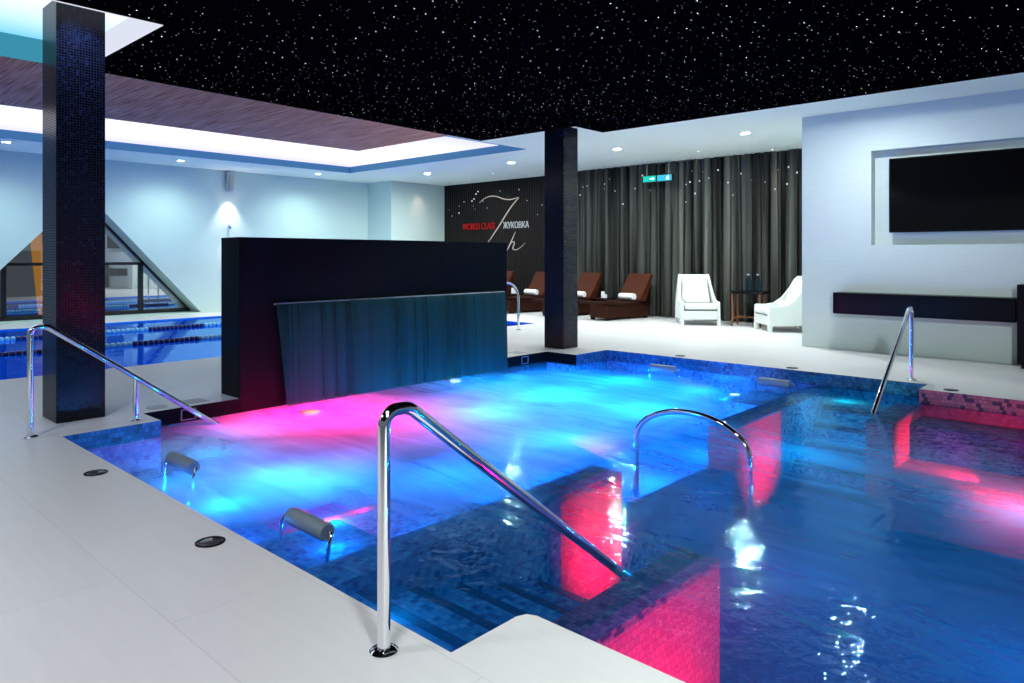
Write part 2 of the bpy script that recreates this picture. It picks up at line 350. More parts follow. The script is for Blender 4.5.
def tag(o, label=None, cat=None, group=None, kind=None):
    if label: o['label'] = label
    if cat: o['category'] = cat
    if group: o['group'] = group
    if kind: o['kind'] = kind
    return o
def thing(name, label, cat, loc=(0, 0, 0), rz=0, group=None):
    o = bpy.data.objects.new(name, None); COL.objects.link(o); o.location = loc; o.rotation_euler = (0, 0, rz); o.empty_display_size = .2
    return tag(o, label, cat, group)
def struct(name, mb, mat, label=None, **k):
    return tag(mb.build(name, mat, **k), label, None, None, 'structure')
def copy_tree(o, parent=None):
    c = o.copy(); COL.objects.link(c); c.parent = parent
    for ch in list(o.children): copy_tree(ch, c)
    return c
def fillet(pts, rad, n=8):
    pts = [Vector(p) for p in pts]; out = [pts[0]]
    for i in range(1, len(pts) - 1):
        p = pts[i]; a = (pts[i - 1] - p); b = (pts[i + 1] - p); ang = a.angle(b)
        d = min(rad / math.tan(ang / 2), a.length * .48, b.length * .48); r = d * math.tan(ang / 2)
        a.normalize(); b.normalize(); cdir = (a + b).normalized(); c = p + cdir * (r / math.sin(ang / 2))
        s0 = p + a * d - c; s1 = p + b * d - c; tot = s0.angle(s1); ax = s0.cross(s1).normalized()
        for k in range(n + 1): out.append(c + Matrix.Rotation(tot * k / n, 3, ax) @ s0)
    out.append(pts[-1]); return out
def lamp(name, kind, loc, energy, col=(1, 1, 1), rad=.05, rot=None, angle=None, blend=.6, size=None):
    L = bpy.data.lights.new(name, kind); L.energy = energy; L.color = col
    if kind in ('POINT', 'SPOT'): L.shadow_soft_size = rad
    if kind == 'SPOT': L.spot_size = angle; L.spot_blend = blend
    if kind == 'AREA': L.shape = 'RECTANGLE'; L.size, L.size_y = size
    o = bpy.data.objects.new(name, L); COL.objects.link(o); o.location = loc
    if rot: o.rotation_euler = rot
    return o

# ------------------------------------------------------------------ the floor and the basins
HB, HS, WZ = 3.57, 3.8, -.15
def corner(x, y, r=.05): return [(x - r, y), (x - r * .3, y + r * .3), (x, y + r)]
hole = [(-6.77, 1.83), (-2.0, 1.83), (-2.0, 2.20), (-1.982, 2.242), (-1.94, 2.26), (5, 2.26), (5, 9.03), (-2.08, 9.03), (-2.08, 9.42), (-6.62, 9.42), (-6.62, 8.62), (-7.2, 8.62), (-7.2, 2.62), (-6.77, 2.62)]
lap = [(-17.5, -5.0), (-10.4, -5.0), (-10.4, 12.05), (-17.5, 12.05)]
outer = [(-19.4, -6), (8, -6), (8, 16), (-19.4, 16)]
def holed(outer, holes, z):
    loops = [[Vector((x, y, 0)) for x, y in l] for l in [outer] + holes]
    tri = tessellate_polygon(loops); vs = [(x, y, z) for l in [outer] + holes for x, y in l]
    return vs, [tuple(t) for t in tri]
mb = MB(); vs, fs = holed(outer, [hole, lap], 0); mb.add(vs, fs)
fl = struct('floor', mb, M['deck'], 'pale stone slab pool deck', recalc=False)
for p in fl.data.polygons:
    if p.normal.z < 0: p.flip()

def walls(poly, z0, z1, mats=lambda i: 0):
    m = MB(); n = len(poly)
    for i in range(n):
        a, b = poly[i], poly[(i + 1) % n]
        m.add([(*a, z0), (*b, z0), (*b, z1), (*a, z1)], [(0, 3, 2, 1)], mats(i))
    return m
# basin walls: rim band above the waterline, then blue mosaic
FZ = -1.15
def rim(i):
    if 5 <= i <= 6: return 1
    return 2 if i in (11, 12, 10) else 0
m = walls(hole, -.17, 0, rim)
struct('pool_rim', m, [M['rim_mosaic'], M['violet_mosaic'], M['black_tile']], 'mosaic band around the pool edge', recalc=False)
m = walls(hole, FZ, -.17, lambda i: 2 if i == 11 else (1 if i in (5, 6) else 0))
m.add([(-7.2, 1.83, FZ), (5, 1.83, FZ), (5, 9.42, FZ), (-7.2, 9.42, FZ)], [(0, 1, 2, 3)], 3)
struct('pool_basin', m, [M['pool_mosaic'], M['red_lit_mosaic'], M['black_tile'], M['deep_mosaic']], 'deep mosaic basin of the pool', recalc=False)
# steps, benches and dividers under the water
def steps(name, x0, x1, ys, zs, label):
    m = MB()
    for i, z in enumerate(zs):
        ya, yb = ys[i], ys[i + 1]; lo, hi = min(ya, yb), max(ya, yb)
        m.box(x0, x1, lo, hi, FZ, z, 0)
        s = 1 if yb > ya else -1
        e0, e1 = sorted((yb - s * .06, yb + s * .004)); m.box(x0, x1, e0, e1, z - .06, z + .003, 1)
    return struct(name, m, [M['pool_mosaic'], M['nosing_mosaic']], label)
zs = [-.34, -.50, -.66, -.82, -.98]
steps('pool_steps', -3.15, -2.0, [1.83, 2.26, 2.62, 2.98, 3.34, 3.70], [-.27, -.38, -.49, -.60, -.71], 'underwater steps with dark nosings below the nearest handrail')
steps('pool_steps', -3.15, -2.08, [9.42, 9.11, 8.79, 8.47, 8.15, 7.83], zs, 'underwater steps in the far alcove')
m = MB().box(-3.42, -3.15, 1.83, 3.93, FZ, -.19); m.box(-3.42, -3.15, 3.93, 4.68, FZ, -.24, 1); m.box(-3.42, -3.15, 3.93, 4.68, -.24, -.19, 2); struct('pool_divider_wall', m, [M['pool_mosaic'], M['red_lit_mosaic'], M['violet_mosaic']], 'near submerged wall between bubbling pool and main pool')  # wall end coloured redder to carry the red light falling there
m = MB().box(-3.42, -3.15, 7.8, 9.42, FZ, -.19); m.box(-3.42, -3.15, 6.62, 7.8, FZ, -.21, 1); m.box(-3.42, -3.15, 6.62, 7.8, -.21, -.19, 0); struct('pool_divider_wall', m, [M['pool_mosaic'], M['red_lit_mosaic']], 'far submerged wall between bubbling pool and main pool')  # red light at this wall's end put into its tiles
m = MB().box(-2.1, -1.85, 2.26, 3.72, FZ, -.23); m.box(-2.1, -1.85, 2.26, 3.72, -.23, -.19, 1); struct('stair_side_wall', m, [M['red_lit_mosaic'], M['violet_mosaic']], 'near submerged wall beside the steps')
m = MB().box(-2.3, -2.05, 7.85, 9.03, FZ, -.23); m.box(-2.3, -2.05, 7.85, 9.03, -.23, -.19, 1); struct('stair_side_wall', m, [M['red_lit_mosaic'], M['violet_mosaic']], 'far submerged wall beside the steps')
m = MB(); m.box(-4.9, -3.42, 1.83, 4.3, FZ, -.62); m.box(-4.9, -3.42, 4.3, 9.42, FZ, -.92); m.box(-3.42, -3.15, 4.68, 6.62, FZ, -.62)
struct('pool_platform', m, M['pool_mosaic'], 'raised floor of the bubbling pool')
m = MB()
for i, z in enumerate((-.74, -.86, -.98)): m.box(-4.9 - .32 * (i + 1), -4.9 - .32 * i, 2.55, 4.3, FZ, z, 0); m.box(-4.9 - .32 * (i + 1), -4.9 - .32 * (i + 1) + .06, 2.55, 4.3, z - .05, z + .004, 1)
struct('pool_steps', m, [M['pool_mosaic'], M['nosing_mosaic']], 'long underwater steps inside the bubbling pool')
m = MB(); m.box(-4.2, -3.42, 1.83, 2.78, FZ, -.30); m.box(-6.77, -4.2, 1.83, 2.55, FZ, -.42)
struct('pool_bench', m, M['pool_mosaic'], 'near underwater bench below the headrests')
m = MB(); m.box(-4.2, -3.42, 8.5, 9.42, FZ, -.34); m.box(-6.62, -4.2, 8.72, 9.42, FZ, -.42)
struct('pool_bench', m, M['pool_mosaic'], 'far underwater bench below the headrests')
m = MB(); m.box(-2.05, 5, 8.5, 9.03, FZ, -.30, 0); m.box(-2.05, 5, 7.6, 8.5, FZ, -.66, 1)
struct('pool_bench', m, [M['rim_mosaic'], M['red_lit_mosaic']], 'submerged bench along the far right edge')
# water surfaces
m = MB(); vs, fs = holed(hole, [], WZ); m.add(vs, fs); w = m.build('pool_water', M['water'], recalc=False)
for p in w.data.polygons:
    if p.normal.z < 0: p.flip()
tag(w, 'blue and red lit bubbling water of the front pool', 'water', kind='stuff')
m = MB(); vs, fs = holed(lap, [], -.03); m.add(vs, fs); w = m.build('lap_pool_water', M['lap_water'], recalc=False)
for p in w.data.polygons:
    if p.normal.z < 0: p.flip()
tag(w, 'still bright blue water of the rear lap pool', 'water', kind='stuff')
m = walls(lap, -1.5, 0); m.add([(x, y, -1.5) for x, y in lap], [(0, 1, 2, 3)])
struct('lap_pool_basin', m, M['lap_tile'], 'blue tiled lap pool basin', recalc=False)

# ------------------------------------------------------------------ ceilings
m = MB()
for (a, b, c, d) in ((-18.7, -16.7, -6, 15.9), (-16.7, -10.2, 11.5, 15.9), (-10.2, 8, 9.2, 15.9)): m.box(a, b, c, d, HS, HS + .06)
struct('ceiling', m, M['soffit'], 'white soffit')
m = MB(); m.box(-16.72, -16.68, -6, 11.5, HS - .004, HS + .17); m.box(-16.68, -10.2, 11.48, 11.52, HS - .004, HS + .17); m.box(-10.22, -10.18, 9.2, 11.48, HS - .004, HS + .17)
struct('ceiling_cove_edge', m, M['soffit_edge'], 'edge of the coffer with blue shade in its paint')
m = MB(); m.add([(-16.7, -6, HS + .16), (-9.2, -6, HS + .16), (-9.2, 11.5, HS + .16), (-16.7, 11.5, HS + .16)], [(0, 1, 2, 3)])
struct('ceiling_coffer', m, M['coffer'], 'glowing lavender coffer', recalc=False)
m = MB().box(-13.65, -9.2, -6, 9.62, HS + .1, HS + .14); struct('ceiling_wood_panel', m, M['wood'], 'reddish wood ceiling panel')
blk = [(-9.13, 9.08), (-7.0, 9.08), (-7.0, 9.84), (8, 9.82), (8, -6), (-6.62, -6), (-6.66, 2.59), (-8.86, 2.59)]
m = MB().prism(blk, HB, HB + .2, 'z'); struct('ceiling_star_panel', m, M['stars'], 'black ceiling with tiny fibre-optic stars')
ZB = HB + .24
m = MB().add([(-8.86, -6, ZB), (-6.64, -6, ZB), (-6.64, 2.57, ZB), (-8.86, 2.57, ZB)], [(0, 1, 2, 3)]); struct('ceiling_light_box', m, M['lightbox'], 'white and blue luminous ceiling panel', recalc=False)
m = MB(); m.box(-8.84, -6.64, 2.57, 2.588, HB - .004, ZB); m.box(-6.655, -6.635, -6, 2.588, HB - .004, ZB)
struct('ceiling_light_box_edge', m, M['box_white'])
m = MB(); m.box(-8.88, -8.86, -6, 2.588, HB - .004, ZB); struct('ceiling_light_box_blue_edge', m, M['box_blue'])

# ------------------------------------------------------------------ walls
tri = [(5.53, 3.0), (8.25, .03), (2.81, .03)]
wo = [(-6, -.0), (15.9, -.0), (15.9, HS), (-6, HS)]
m = MB()
for X, in ((-18.7,), (-19.4,)):
    loops = [[Vector((a, b, 0)) for a, b in l] for l in (wo, tri)]; t = tessellate_polygon(loops)
    m.add([(X, a, b) for l in (wo, tri) for a, b in l], [tuple(q) for q in t])
for i in range(3):
    a, b = tri[i], tri[(i + 1) % 3]; m.add([(-18.7, *a), (-18.7, *b), (-19.4, *b), (-19.4, *a)], [(0, 1, 2, 3)])
struct('wall_left', m, M['hall_wall'], 'pale wall of the lap pool hall with a triangular opening')
m = MB().box(-18.7, -17.5, 13.55, 15.9, 0, HS); struct('wall_corner', m, M['hall_wall'], 'projecting pale wall corner')
m = MB().box(-17.5, -12.15, 15.72, 15.9, 0, HS); struct('wall_back', m, M['slats'], 'dark slatted wall panel')
m = MB().box(-12.15, -4.5, 15.72, 15.9, 0, HS); struct('wall_behind_curtain', m, M['black_matte'])
# TV wall with a niche
m = MB(); wo = [(-4.5, 0), (8, 0), (8, HS), (-4.5, HS)]; ni = [(-3.43, 1.67), (-.85, 1.67), (-.85, 3.14), (-3.43, 3.14)]
t = tessellate_polygon([[Vector((a, b, 0)) for a, b in l] for l in (wo, ni)])
m.add([(a, 12.0, b) for l in (wo, ni) for a, b in l], [tuple(q) for q in t])
for i in range(4):
    a, b = ni[i], ni[(i + 1) % 4]; m.add([(a[0], 12.0, a[1]), (b[0], 12.0, b[1]), (b[0], 12.2, b[1]), (a[0], 12.2, a[1])], [(0, 1, 2, 3)])
m.add([(a, 12.2, b) for a, b in ni], [(0, 1, 2, 3)])
m.add([(-4.5, 12, 0), (-4.5, 15.9, 0), (-4.5, 15.9, HS), (-4.5, 12, HS)], [(0, 1, 2, 3)])
struct('wall_right', m, M['white_wall'], 'white combed plaster wall with a shallow niche')
# triangular window frame and glass
def bar(m, p, q, w, x0=-19.36, x1=-19.28):
    p = Vector((0, *p)); q = Vector((0, *q)); d = (q - p).normalized(); n = Vector((0, -d.z, d.y)) * w / 2
    vs = [Vector((x, 0, 0)) + v for x in (x0, x1) for v in (p - n, q - n, q + n, p + n)]
    m.add(vs, [(0, 1, 2, 3), (7, 6, 5, 4), (0, 4, 5, 1), (1, 5, 6, 2), (2, 6, 7, 3), (3, 7, 4, 0)])
m = MB(); bar(m, (2.81, .06), (5.53, 3.0), .12); bar(m, (5.53, 3.0), (8.25, .06), .12); bar(m, (2.8, .08), (8.26, .08), .1)
bar(m, (4.0, 1.31), (7.1, 1.31), .07); bar(m, (6.98, .1), (6.98, 1.31), .1); bar(m, (4.06, .1), (4.06, 1.31), .1)
wf = struct('window_1', m, M['black_frame'], 'triangular black framed window')
m = MB(); m.add([(-19.34, 2.9, .06), (-19.34, 8.2, .06), (-19.34, 5.53, 2.95)], [(0, 1, 2)])
gl = m.build('window_glass', M['glass'], wf, recalc=False)
m = MB(); m.box(-24, -19.45, -3, 15, -.05, 0); struct('ground_outside', m, M['night'])
m = MB(); m.prism([(4.98, 0), (5.12, 0), (4.95, 2.8), (4.72, 2.8)], -20.3, -20.1, 'x')
tag(m.build('lit_column', M['orange_lit']), 'orange lit slanting column outside the triangular window', 'column')

# ------------------------------------------------------------------ pillars and the fountain wall
def pillar(x0, x1, y0, y1, top, label):
    m = MB().box(x0, x1, y0, y1, 0, top)
    return tag(m.build('tiled_pillar', M['black_mosaic'], bevel=.006), label, 'pillar')
pillar(-7.74, -7.31, 1.93, 2.33, HB + .62, 'black mosaic pillar beside the left handrail, in front of the lap pool')
pillar(-7.57, -7.17, 9.0, 9.38, HB + .03, 'black mosaic pillar in front of the loungers, right of the water wall')
fw = thing('fountain_wall', 'long black mosaic fountain wall standing at the pool edge', 'wall', (-7.4, 5.64, 0))
m = MB().box(-.22, .204, -2.06, 2.06, -.15, 1.7)
m.build('wall_body', M['black_tile'], fw, bevel=.006)
m = MB().box(.2, .245, -1.68, 1.97, .965, .985); m.build('water_spout', M['steel'], fw, bevel=.004)
m = MB()
fr_ = []
nx, nz_ = 60, 24
for j in range(nz_ + 1):
    t = j / nz_; z = .975 - t * 1.12; x = -7.152 + .06 * math.sqrt(t)
    for i in range(nx + 1):
        s = i / nx; y0 = 3.97 + .10 * t; y1 = 7.61; y = y0 + (y1 - y0) * s
        fr_.append((x + 0, y, z))
m.add(fr_, [(j * (nx + 1) + i, j * (nx + 1) + i + 1, (j + 1) * (nx + 1) + i + 1, (j + 1) * (nx + 1) + i) for j in range(nz_) for i in range(nx)])
wf_ = m.build('waterfall_sheet', M['fall'], smooth=True, recalc=False)
tag(wf_, 'thin translucent sheet of water falling from the black fountain wall', 'waterfall', kind='stuff')

# small square inlets in the black pool side
for y, l in ((8.1, 'square chrome skimmer frame in the black pool side right of the water sheet'), (3.05, 'square skimmer frame in the black pool side by the left handrail')):
    m = MB()
    for a, b, c, d in ((-.075, .075, .045, .055), (-.075, -.065, -.055, .055), (.065, .075, -.055, .055), (-.075, .075, -.055, -.047)):
        m.box(0, .008, a, b, c, d)
    tag(m.build('skimmer_frame', M['rubber'], loc=(-7.2, y, -.078)), l, 'pool fitting')

# ------------------------------------------------------------------ handrails
def flange(m, r=.05): return m.lathe([(r, 0), (r, .008), (r * .8, .016), (r * .52, .02)], (0, 0, 0), 24)
R = .025
def stair_rail(loc, sgn, top, reach, post, label, h=.91, drop=.22, down_start=.12):
    t = thing('pool_handrail', label, 'handrail', loc)
    z_in = WZ
    pts = fillet([(0, 0, .01), (0, 0, h), (0, sgn * .12, h), (0, sgn * reach, z_in), (0, sgn * (reach + drop), z_in - drop * (h - z_in) / (reach - .12) * 1.0)], .1, 9)
    # underwater end stays above the basin floor
    
    m = MB(); m.tube(pts, R, 16); m.build('rail', M['chrome'], t, smooth=True)
    flange(MB(), .055).build('base_plate', M['chrome'], t, smooth=True)
    if post:
        y = post; z = h - (y - .12) * (h - z_in) / (reach - .12)
        m = MB(); m.tube([(0, sgn * y, .01), (0, sgn * y, .16)], .022, 14); m.tube([(0, sgn * y, .16), (0, sgn * y, .19), (0, sgn * y, z)], [.028, .028, .02], 14); m.build('support_post', M['chrome'], t, smooth=True)
        o = flange(MB(), .045).build('base_plate', M['chrome'], t, smooth=True); o.location = (0, sgn * y, 0)
    return t
stair_rail((-2.19, 1.66, 0), 1, .92, 1.50, None, 'large chrome handrail in the foreground leading down into the steps')
stair_rail((-6.92, 1.64, 0), 1, .92, 1.55, .82, 'chrome handrail with a short support post beside the left black pillar')
stair_rail((-2.3, 9.63, 0), -1, .92, 1.5, None, 'chrome handrail at the far right edge leading into the alcove steps', h=.865)
t = thing('arched_pool_rail', 'chrome arched grab rail standing in the middle of the pool', 'handrail', (-3.0, 5.48, WZ))
pts = [(-.53, 0, -.9), (-.53, 0, -.3)] + [(-.53 * math.cos(PI * k / 20), 0, .02 + .30 * math.sin(PI * k / 20)) for k in range(21)] + [(.53, 0, -.3), (.53, 0, -.95)]
m = MB(); m.tube(pts, R, 16); m.build('rail', M['chrome'], t, smooth=True)
t = thing('pool_ladder_rail', 'chrome ladder rail at the lap pool edge behind the water wall', 'handrail', (-9.72, 10.74, 0))
pts = fillet([(0, 0, .01), (0, 0, .94), (-.95, 0, .94), (-.95, 0, -.7)], .3, 10)
m = MB(); m.tube(pts, R, 14); m.build('rail', M['chrome'], t, smooth=True)
flange(MB(), .05).build('base_plate', M['chrome'], t, smooth=True)

# ------------------------------------------------------------------ headrests
def headrest():
    t = thing('pool_headrest', '', 'headrest')
    m = MB(); m.lathe([(.02, -.2), (.046, -.2), (.053, -.19), (.053, .19), (.046, .2), (.02, .2)], (0, 0, 0), 24, 'x'); m.build('pillow_roll', M['rubber'], t, smooth=True)
    for sx in (-1, 1):
        MB().tube(fillet([(sx * .19, 0, 0), (sx * .25, 0, 0.01), (sx * .26, -.03, -.05), (sx * .24, -.05, -.25)], .03, 5), .012, 10).build('bracket', M['chrome'], t, smooth=True)
    return t
p0 = headrest(); cp = [p0] + [copy_tree(p0) for _ in range(3)]
for o, (x, y, r, l) in zip(cp, ((-5.58, 2.32, 0, 'grey foam headrest roll in the near left of the pool, beyond the left floor light'), (-3.76, 2.30, 0, 'grey foam headrest roll nearest the camera, left of the foreground handrail'),
                               (-5.36, 9.03, PI, 'chrome framed headrest roll at the far pool edge, the one nearer the middle pillar'), (-3.72, 8.98, PI, 'chrome framed headrest roll at the far pool edge, the one nearer the alcove steps'))):
    o.location = (x, y, WZ + (.06 if y < 5 else .03)); o.rotation_euler.z = r; o['label'] = l

# ------------------------------------------------------------------ floor fittings
def floor_light():
    t = thing('floor_light', '', 'floor light')
    MB().lathe([(.075, 0), (.075, .004), (.066, .006), (.06, .005), (.06, 0)], seg=32, caps=False).build('steel_ring', M['black_plastic'], t, smooth=True)
    MB().lathe([(.058, .002), (.05, .0065), (.01, .0075)], seg=32).build('lens', M['dark_glass'], t, smooth=True)
    return t
p0 = floor_light(); spots = [(-5.46, 1.68, 'round dark floor light on the near left deck, left of the front headrests'), (-3.70, 1.68, 'round dark floor light on the near deck closest to the foreground handrail'),
    (-5.41, 9.6, 'round floor light on the far deck edge nearest the middle pillar'), (-3.72, 9.58, 'round floor light on the far deck edge in front of the second armchair'), (-1.80, 9.2, 'round floor light on the far deck edge right of the far handrail')]
for i, (x, y, l) in enumerate(spots):
    o = p0 if i == 0 else copy_tree(p0); o.location = (x, y, 0); o['label'] = l
m = MB().lathe([(.1, 0), (.1, .004), (.085, .006)], seg=30)
tag(m.build('floor_drain', M['hatch'], loc=(-7.38, 2.82, 0), smooth=True), 'round grey floor cover beside the support post of the left handrail', 'floor cover')
for x, y, l in ((-7.42, 3.2, 'square grey floor hatch near the left end of the fountain wall'), (-7.45, 8.2, 'square dark floor hatch between fountain wall and middle pillar')):
    m = MB().box(-.11, .11, -.11, .11, 0, .003).box(-.1, .1, -.1, .1, .003, .005)
    tag(m.build('floor_hatch', M['hatch'], loc=(x, y, 0)), l, 'floor hatch')

# ------------------------------------------------------------------ underwater lamps
def uw_lamp(loc, rot, mat, label):
    t = thing('underwater_lamp', label, 'pool lamp', loc); t.rotation_euler = rot
    MB().lathe([(.1, 0), (.1, .012), (.085, .02), (.08, .012), (.08, 0)], seg=28, caps=False).build('steel_ring', M['steel'], t, smooth=True)
    MB().lathe([(.078, .004), (.06, .016), (.01, .02)], seg=28).build('lens', mat, t, smooth=True)
uw_lamp((-7.02, 6.5, -.19), (0, 0, 0), M['lens_uw'], 'bright cyan underwater lamp below the right part of the water sheet')
uw_lamp((-6.68, 4.12, -.19), (0, 0, 0), M['lens_red'], 'glowing orange red underwater lamp below the left part of the water sheet')
uw_lamp((-4.35, 9.2, -.40), (0, 0, 0), M['lens_uw'], 'bright white underwater lamp between the two far headrests')
m = MB().lathe([(.16, 0), (.16, .01), (.14, .015)], seg=28)
tag(m.build('pool_drain', M['black_matte'], loc=(.35, 5.9, FZ)), 'dark round drain on the floor of the deep pool', 'drain')

# ------------------------------------------------------------------ lap pool lane ropes
def lane(x, label, phase):
    t = thing('lane_rope', label, 'lane rope', (x, 0, -.01), 0, 'lane ropes in the lap pool')
    MB().tube([(0, -4.9, 0), (0, 12.0, 0)], .01, 6).build('cable', M['steel'], t)
    y = -4.6; k = phase
    while y < 11.7:
        L = 1.15; m = MB(); n = 13
        for i in range(n):
            yy = y + i * L / n
            if yy > 11.8: break
            m.lathe([(.015, 0), (.040, .01), (.046, .025), (.046, .055), (.040, .07), (.015, .08)], (0, yy, 0), 12, 'y')
        m.build('float_run', M['lane_navy'] if k % 2 else M['lane_light'], t, smooth=True, label='navy blue floats' if k % 2 else 'pale blue floats')
        y += L; k += 1
lane(-15.5, 'farther lane rope of navy and pale blue floats in the lap pool', 0)
lane(-13.1, 'nearer lane rope of navy and pale blue floats in the lap pool', 1)

# ------------------------------------------------------------------ downlights
def downlight(x, y, z, label, big=True, power=0, col=(1, .97, .92), ang=1.9, lens='lens'):
    t = thing('ceiling_downlight', label, 'ceiling light', (x, y, z))
    r = .095 if big else .03
    MB().lathe([(r, -.012), (r, 0), (r * .78, 0), (r * .8, -.012), (r, -.012)], seg=26, caps=False).build('trim_ring', M['white_trim'], t, smooth=True)
    MB().lathe([(r * .76, -.004), (r * .5, -.006), (.005, -.007)], seg=24).build('lens', M[lens] if big else M['lens_low'], t, smooth=True)
    if power: lamp('downlight_lamp', 'SPOT', (x, y, z - .04), power, col, .05, (0, 0, 0), ang, 1.0)
for x, y, l in ((-15.21, 13.02, 'round downlight in the white soffit nearest the projecting wall corner'), (-11.92, 12.9, 'round downlight in the white soffit just left of the middle pillar'),
                (-8.74, 12.82, 'round downlight in the white soffit just right of the middle pillar'), (-5.84, 12.77, 'round downlight in the white soffit left of the white wall'),
                (-3.3, 10.6, 'round downlight in the narrow white soffit above the screen wall')):
    downlight(x, y, HS, l, True, 0, (.93, 1, .97), 1.9, 'lens_mid' if x > -4 else 'lens')
for x, y, l in ((-17.2, 3.67, 'round downlight above the lap pool, left of the black pillar'), (-17.5, 7.23, 'round downlight above the lap pool, between pillar and wall lamp'), (-17.5, 11.0, 'round downlight above the lap pool, right of the wall lamp')):
    downlight(x, y, HS, l, True, 170, (.74, 1, .92), 2.7, 'lens_hall')
for x, y, l in ((-13.82, 14.2, 'tiny spotlight in the soffit above the lettering'), (-15.3, 14.72, 'tiny spotlight in the soffit left above the lettering'), (-7.6, 14.26, 'tiny spotlight in the soffit above the armchair'),
                (-9.77, 14.85, 'tiny spotlight in the soffit above the right loungers'), (-6.3, 15.1, 'tiny spotlight washing the curtain beside the white wall'), (-17.25, 14.6, 'tiny spotlight washing the projecting wall corner')):
    warm = x in (-6.3, -17.25)
    downlight(x, y, HS, l, False, 45 if warm else 25, (1, .62, .5) if warm else (1, .97, .92), 1.3)
# wall lamp above the lap pool
t = thing('wall_sconce', 'silver cylinder wall lamp throwing light down the lap pool wall', 'wall lamp', (-18.6, 8.98, 3.25))
MB().lathe([(.085, 0), (.09, .01), (.09, .50), (.08, .51)], seg=26).build('cylinder_shade', M['steel'], t, smooth=True)
MB().box(-.1, -.05, -.04, .04, .15, .35).build('wall_bracket', M['steel'], t)
t = thing('wall_uplight', 'small chrome wall lamp glowing up and down below the silver cylinder', 'wall lamp', (-18.6, 8.98, 2.28))
MB().lathe([(.02, -.05), (.06, -.04), (.075, 0), (.06, .04), (.02, .05)], seg=22).build('lamp_body', M['chrome'], t, smooth=True)
MB().box(-.1, -.05, -.02, .02, -.02, .02).build('wall_bracket', M['chrome'], t)
lamp('sconce_lamp', 'SPOT', (-18.5, 8.98, 3.2), 130, (1, .9, .8), .03, (0, 0, 0), 1.4, .9)
lamp('sconce_lamp', 'SPOT', (-18.52, 8.98, 2.36), 22, (1, .86, .7), .03, (PI, 0, 0), 1.5, .9)
lamp('sconce_lamp', 'SPOT', (-18.52, 8.98, 2.2), 30, (1, .86, .7), .03, (0, 0, 0), 1.4, .9)

# ------------------------------------------------------------------ television, shelf, cabinet
t = thing('television', 'large black wall-mounted television in the niche of the white wall', 'television', (-2.16, 12.1, 2.43))
MB().box(-1.03, 1.03, -.06, .0, -.57, .57).build('screen_casing', M['black_plastic'], t, bevel=.008)
MB().box(-1.0, 1.0, -.064, -.0605, -.53, .545).build('screen', M['screen'], t)
MB().box(-.3, .3, .0, .1, -.2, .2).build('wall_mount', M['black_matte'], t)
t = thing('wall_shelf', 'long black box shelf mounted on the white wall below the television', 'shelf', (-2.7, 11.82, .765))
m = MB(); m.box(-1.19, 1.17, -.17, .17, .14, .165); m.box(-1.19, 1.17, -.17, .17, -.165, -.14); m.box(-1.19, -1.165, -.17, .17, -.14, .14); m.box(1.145, 1.17, -.17, .17, -.14, .14); m.box(-1.165, 1.145, .15, .17, -.14, .14)
m.build('shelf_box', M['black_plastic'], t, bevel=.004)
MB().box(-1.16, 0.0, -.15, -.13, -.138, .138).build('front_panel', M['black_plastic'], t)
MB().box(.006, 1.14, -.15, -.13, -.138, .138).build('front_panel', M['black_plastic'], t)
t = thing('tall_cabinet', 'black floor-standing cabinet at the right end of the shelf, cut by the photo edge', 'cabinet', (-1.1, 11.75, 0))
MB().box(-.4, .5, -.2, .24, .06, 1.12).build('carcass', M['black_plastic'], t, bevel=.006)
MB().box(-.36, .46, -.16, .2, 0, .06).build('plinth', M['black_matte'], t)
MB().box(-.39, .49, -.215, -.201, .09, 1.09).build('door', M['black_plastic'], t, bevel=.003)

# ------------------------------------------------------------------ curtains
edges = [-12.3, -10.75, -9.2, -7.7, -6.2, -4.52]
labs = ['dark sheer curtain behind the middle pillar and left loungers', 'dark sheer curtain behind the rightmost lounger pair', 'dark sheer curtain behind the lounger end, left of the facing armchair', 'dark sheer curtain directly behind the facing armchair', 'dark sheer curtain behind the round side table, next to the white wall']
for i in range(5):
    a, b = edges[i] + .004, edges[i + 1] - .004; n = 150; vs = []
    ph = random.uniform(0, 6); zs_ = [.02, .6, 1.4, 2.4, 3.2, HS - .01]
    for j, z in enumerate(zs_):
        am = .085 + .02 * (1 - z / HS)
        for k in range(n + 1):
            s = k / n; x = a + (b - a) * s
            w_ = math.sin(s * 2 * PI * 7 + ph + 1.4 * math.sin(s * 7 + ph)) + .35 * math.sin(s * 2 * PI * 23 + z * .6)
            vs.append((x + .035 * math.cos(s * 2 * PI * 14 + 2 * ph + 2.8 * math.sin(s * 7 + ph)) * (1 if .02 < s < .98 else 0) + .01 * math.sin(z * 1.3 + s * 20), 15.42 - am * w_ * .72 - .02, z))
    m = MB(); m.add(vs, [(j * (n + 1) + k, j * (n + 1) + k + 1, (j + 1) * (n + 1) + k + 1, (j + 1) * (n + 1) + k) for j in range(len(zs_) - 1) for k in range(n)])
    tag(m.build('curtain', M['curtain'], smooth=True, recalc=False), labs[i], 'curtain', 'dark curtains along the back wall')

